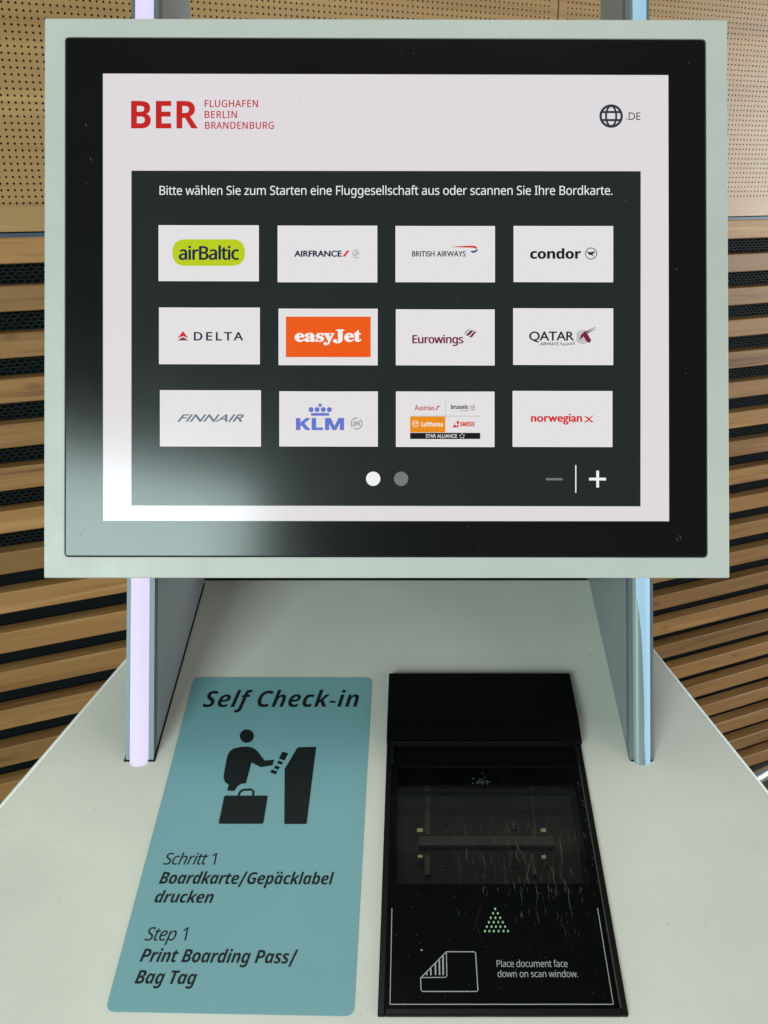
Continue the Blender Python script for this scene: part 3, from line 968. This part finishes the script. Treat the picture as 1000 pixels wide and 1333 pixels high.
for row, xs in enumerate(((455,), (447, 465), (438, 456, 474), (431, 449, 467, 484), (423, 441, 458, 475, 493), (416, 433, 450, 468, 487, 504))):
    for x in xs:
        u, v = pc([(x, 67 + 17 * row)], 490, 1160, 2.94)[0]
        f_.P(ring_pts(u, v, 1.25, 8, 1.7))
f_.build('arrow_symbol', M_GREEN, sc)
Flat(cp, HP_).P([(549, 1238), (547.6, 1236), (548.4, 1235.2), (549, 1235.8), (549.7, 1235.2), (550.5, 1236)]).build('chip_mark', M_PRINTGREY, sc)

# ------------------------------------------------------------------ THE WALL BEHIND
YAW = math.radians(25.0)
HX = Vector((math.cos(YAW), math.sin(YAW), 0)); NW = Vector((math.sin(YAW), -math.cos(YAW), 0))
r0 = FA + (0 - PX) / FPX * XA - (300 - PY) / FPX * UA
KW = 0.85
W0 = CAM + 1.75 * KW * r0
WZ0, WP, WF = CAM.z + (1.3502 - 1.5) * KW, 0.0957 * KW, 0.0502 * KW      # bottom of first slat, pitch, face height
S0, S1 = -0.50, 2.7
WM = Matrix.Translation(Vector((W0.x, W0.y, 0))) @ Matrix.Rotation(YAW, 4, 'Z')
wall = empty('wooden_wall', WM, 'wooden wall with perforated boards above horizontal slats', 'wall')


def wl_(s, d, z):
    """wall axes: along, towards the viewer, up"""
    return WM @ Vector((s, -d, z))


SD = 0.035
# one slat, shared
me = bpy.data.meshes.new('slat')
L_ = S1 - S0; rr = 0.0016
sec = [(0, -WF / 2), (-SD + rr, -WF / 2), (-SD, -WF / 2 + rr), (-SD, WF / 2 - rr), (-SD + rr, WF / 2), (0, WF / 2)]
vv = [(-L_ / 2, y, z) for y, z in sec] + [(L_ / 2, y, z) for y, z in sec]
ff = [tuple(range(5, -1, -1)), tuple(range(6, 12))] + [(i, (i + 1) % 6, 6 + (i + 1) % 6, 6 + i) for i in range(6)]
me.from_pydata(vv, [], ff); me.materials.append(M_SLAT); me.update()
SLN = 21
SCOR = (-8, -6, -4, -1, 0, 1, 1, 3, 4, 4, 3, 0, -2, -3)
for i in range(SLN):
    o = bpy.data.objects.new('slat', me); COL.objects.link(o); o.parent = wall
    zc = WZ0 - i * WP + WF / 2 + KW * .001 * (SCOR[i] if i < len(SCOR) else 0)
    o.location = ((S0 + S1) / 2, SD + random.uniform(-.0006, .0006), zc + random.uniform(-.0008, .0008))
    o.rotation_euler = (random.uniform(-.006, .006), random.uniform(-.0004, .0004), 0)
# backing board and black acoustic mesh behind the slats
g = Geo(); g.prism([wl_(S0, -.06, 0.02), wl_(S1, -.06, .02), wl_(S1, -.06, 2.7), wl_(S0, -.06, 2.7)], [wl_(S0, -.045, 0.02), wl_(S1, -.045, .02), wl_(S1, -.045, 2.7), wl_(S0, -.045, 2.7)])
g.build('backing_board', M_BACK, wall)
V, Fc = [], []
cs = 0.0066; zt, zb = WZ0 + .02, WZ0 - 6.5 * WP


def strut(p, q_, w=0.0008, dp=0.0024):
    d = ((q_[0] - p[0]), (q_[1] - p[1])); l = math.hypot(*d); nx, nz = -d[1] / l * w, d[0] / l * w
    n = len(V)
    y0 = -.0375
    for (s, z) in (p, q_):
        V.extend([wl_(s - nx, y0, z - nz), wl_(s + nx, y0, z + nz), wl_(s + nx, y0 - dp, z + nz), wl_(s - nx, y0 - dp, z - nz)])
    Fc.extend([(n, n + 1, n + 5, n + 4), (n + 1, n + 2, n + 6, n + 5), (n + 3, n, n + 4, n + 7)])


row = 0; z = zb
while z < zt:
    s = S0 + 0.02 + (cs if row % 2 else 0)
    while s < S1 - .03:
        j = random.uniform(-.0009, .0009)
        top_ = (s, z + cs * .62 + j); rt_ = (s + cs, z + cs * .38 + j); rb_ = (s + cs, z - cs * .38)
        lt_ = (s - cs, z + cs * .38)
        strut(lt_, top_); strut(top_, rt_); strut(rt_, rb_)
        s += 2 * cs
    z += cs; row += 1
mesh('acoustic_mesh', V, Fc, M_MESH, wall, kind='stuff')
# metal trim between slats and boards
ZB = W0.z - 0.0018
g = Geo(); g.prism([wl_(S0, -.03, ZB - .0125), wl_(S1, -.03, ZB - .0125), wl_(S1, -.03, ZB - .0025), wl_(S0, -.03, ZB - .0025)],
                   [wl_(S0, -.003, ZB - .0125), wl_(S1, -.003, ZB - .0125), wl_(S1, -.003, ZB - .0025), wl_(S0, -.003, ZB - .0025)])
g.build('metal_trim', M_TRIM, wall)


# perforated boards
def board(s0, s1, z0, z1, hz0_, hz1_, pitch, rad):
    V, Fc = [], []
    m0 = 0.012
    nc = int((s1 - s0 - 2 * m0) / pitch); nr = int((hz1_ - hz0_) / pitch)
    sa = s0 + (s1 - s0 - nc * pitch) / 2; sb = sa + nc * pitch; zb_ = hz0_; zt_ = hz0_ + nr * pitch
    loc = []

    def vadd(s, d, z):
        loc.append((s, -d, z)); return len(loc) - 1
    grid = [[vadd(sa + i * pitch, 0, zb_ + j * pitch) for i in range(nc + 1)] for j in range(nr + 1)]
    cosv = [(math.cos(math.radians(225 + 22.5 + 45 * k)), math.sin(math.radians(225 + 22.5 + 45 * k))) for k in range(8)]
    for j in range(nr):
        for i in range(nc):
            cx, cz = sa + (i + .5) * pitch, zb_ + (j + .5) * pitch
            o_ = [vadd(cx + rad * c, 0, cz + rad * s_) for c, s_ in cosv]
            b_ = [vadd(cx + rad * c, -.010, cz + rad * s_) for c, s_ in cosv]
            c4 = [grid[j][i], grid[j][i + 1], grid[j + 1][i + 1], grid[j + 1][i]]
            for k in range(4):
                Fc.append((c4[k], c4[(k + 1) % 4], o_[(2 * k + 1) % 8], o_[2 * k]))
                Fc.append((c4[(k + 1) % 4], o_[(2 * k + 2) % 8], o_[(2 * k + 1) % 8]))
            for k in range(8):
                Fc.append((o_[k], o_[(k + 1) % 8], b_[(k + 1) % 8], b_[k]))
    def q4(a, b, c, d):
        Fc.append((vadd(*a), vadd(*b), vadd(*c), vadd(*d)))
    q4((s0, 0, z0), (s1, 0, z0), (s1, 0, zb_), (s0, 0, zb_)); q4((s0, 0, zt_), (s1, 0, zt_), (s1, 0, z1), (s0, 0, z1))
    q4((s0, 0, zb_), (sa, 0, zb_), (sa, 0, zt_), (s0, 0, zt_)); q4((sb, 0, zb_), (s1, 0, zb_), (s1, 0, zt_), (sb, 0, zt_))
    q4((s0, -.012, z0), (s1, -.012, z0), (s1, 0, z0), (s0, 0, z0))
    q4((s0, -.012, z0), (s0, 0, z0), (s0, 0, z1), (s0, -.012, z1)); q4((s1, 0, z0), (s1, -.012, z0), (s1, -.012, z1), (s1, 0, z1))
    me = bpy.data.meshes.new('perforated_board'); me.from_pydata(loc, [], Fc); me.materials.append(M_PANEL); me.update()
    o = bpy.data.objects.new('perforated_board', me); COL.objects.link(o); o.parent = wall
    return o


r1 = FA + (727 - PX) / FPX * XA - (10 - PY) / FPX * UA
SEAM = (WM.inverted() @ (CAM + r1 * ((W0 - CAM).dot(NW) / r1.dot(NW)))).x
PH = 0.01205 * KW
board(S0, SEAM - .0016, ZB, 2.7, ZB + .040, CAM.z + .42, PH, .00195)
board(SEAM + .0016, S1, ZB, 2.7, ZB + .040, CAM.z + .42, PH, .00195)

# ------------------------------------------------------------------ steel rail at the right, floor
ra = FA + (984 - PX) / FPX * XA - (1013 - PY) / FPX * UA
p1 = CAM + ra * 1.25
rb_ = FA + (1010 - PX) / FPX * XA - (999 - PY) / FPX * UA
p2 = CAM + rb_ * 1.38
d = (p2 - p1).normalized(); p1 = p1 - d * .25; p2 = p2 + d * .9
sx = d.cross(Vector((0, 0, 1))).normalized(); sz = sx.cross(d)
V, Fc = [], []
for e_, p in enumerate((p1, p2)):
    for k in range(20):
        a = k * math.pi / 10; V.append(p + (sx * math.cos(a) + sz * math.sin(a)) * .009)
for k in range(20):
    Fc.append((k, (k + 1) % 20, 20 + (k + 1) % 20, 20 + k))
Fc += [tuple(range(19, -1, -1)), tuple(range(20, 40))]
rl = empty('steel_rail', Matrix.Translation(Vector((p1.x, p1.y, 0))), 'thin bright steel rail at the right edge between desk and slats', 'rail')
mesh('rail_tube', V, Fc, M_STEEL, rl, smooth=True)
for t_ in (.05, .5, .95):
    g = Geo()
    p = p1.lerp(p2, t_)
    w = .006
    g.prism([Vector((p.x + a, p.y + b, 0)) for a, b in ((-w, -w), (w, -w), (w, w), (-w, w))], [Vector((p.x + a, p.y + b, p.z - .004)) for a, b in ((-w, -w), (w, -w), (w, w), (-w, w))])
    g.build('rail_leg', M_STEEL, rl)

fl = mesh('floor', [(-6, -6, 0), (7, -6, 0), (7, 7, 0), (-6, 7, 0)], [(0, 1, 2, 3)], M_FLOOR, kind='structure')

bpy.data.objects.remove(_to)
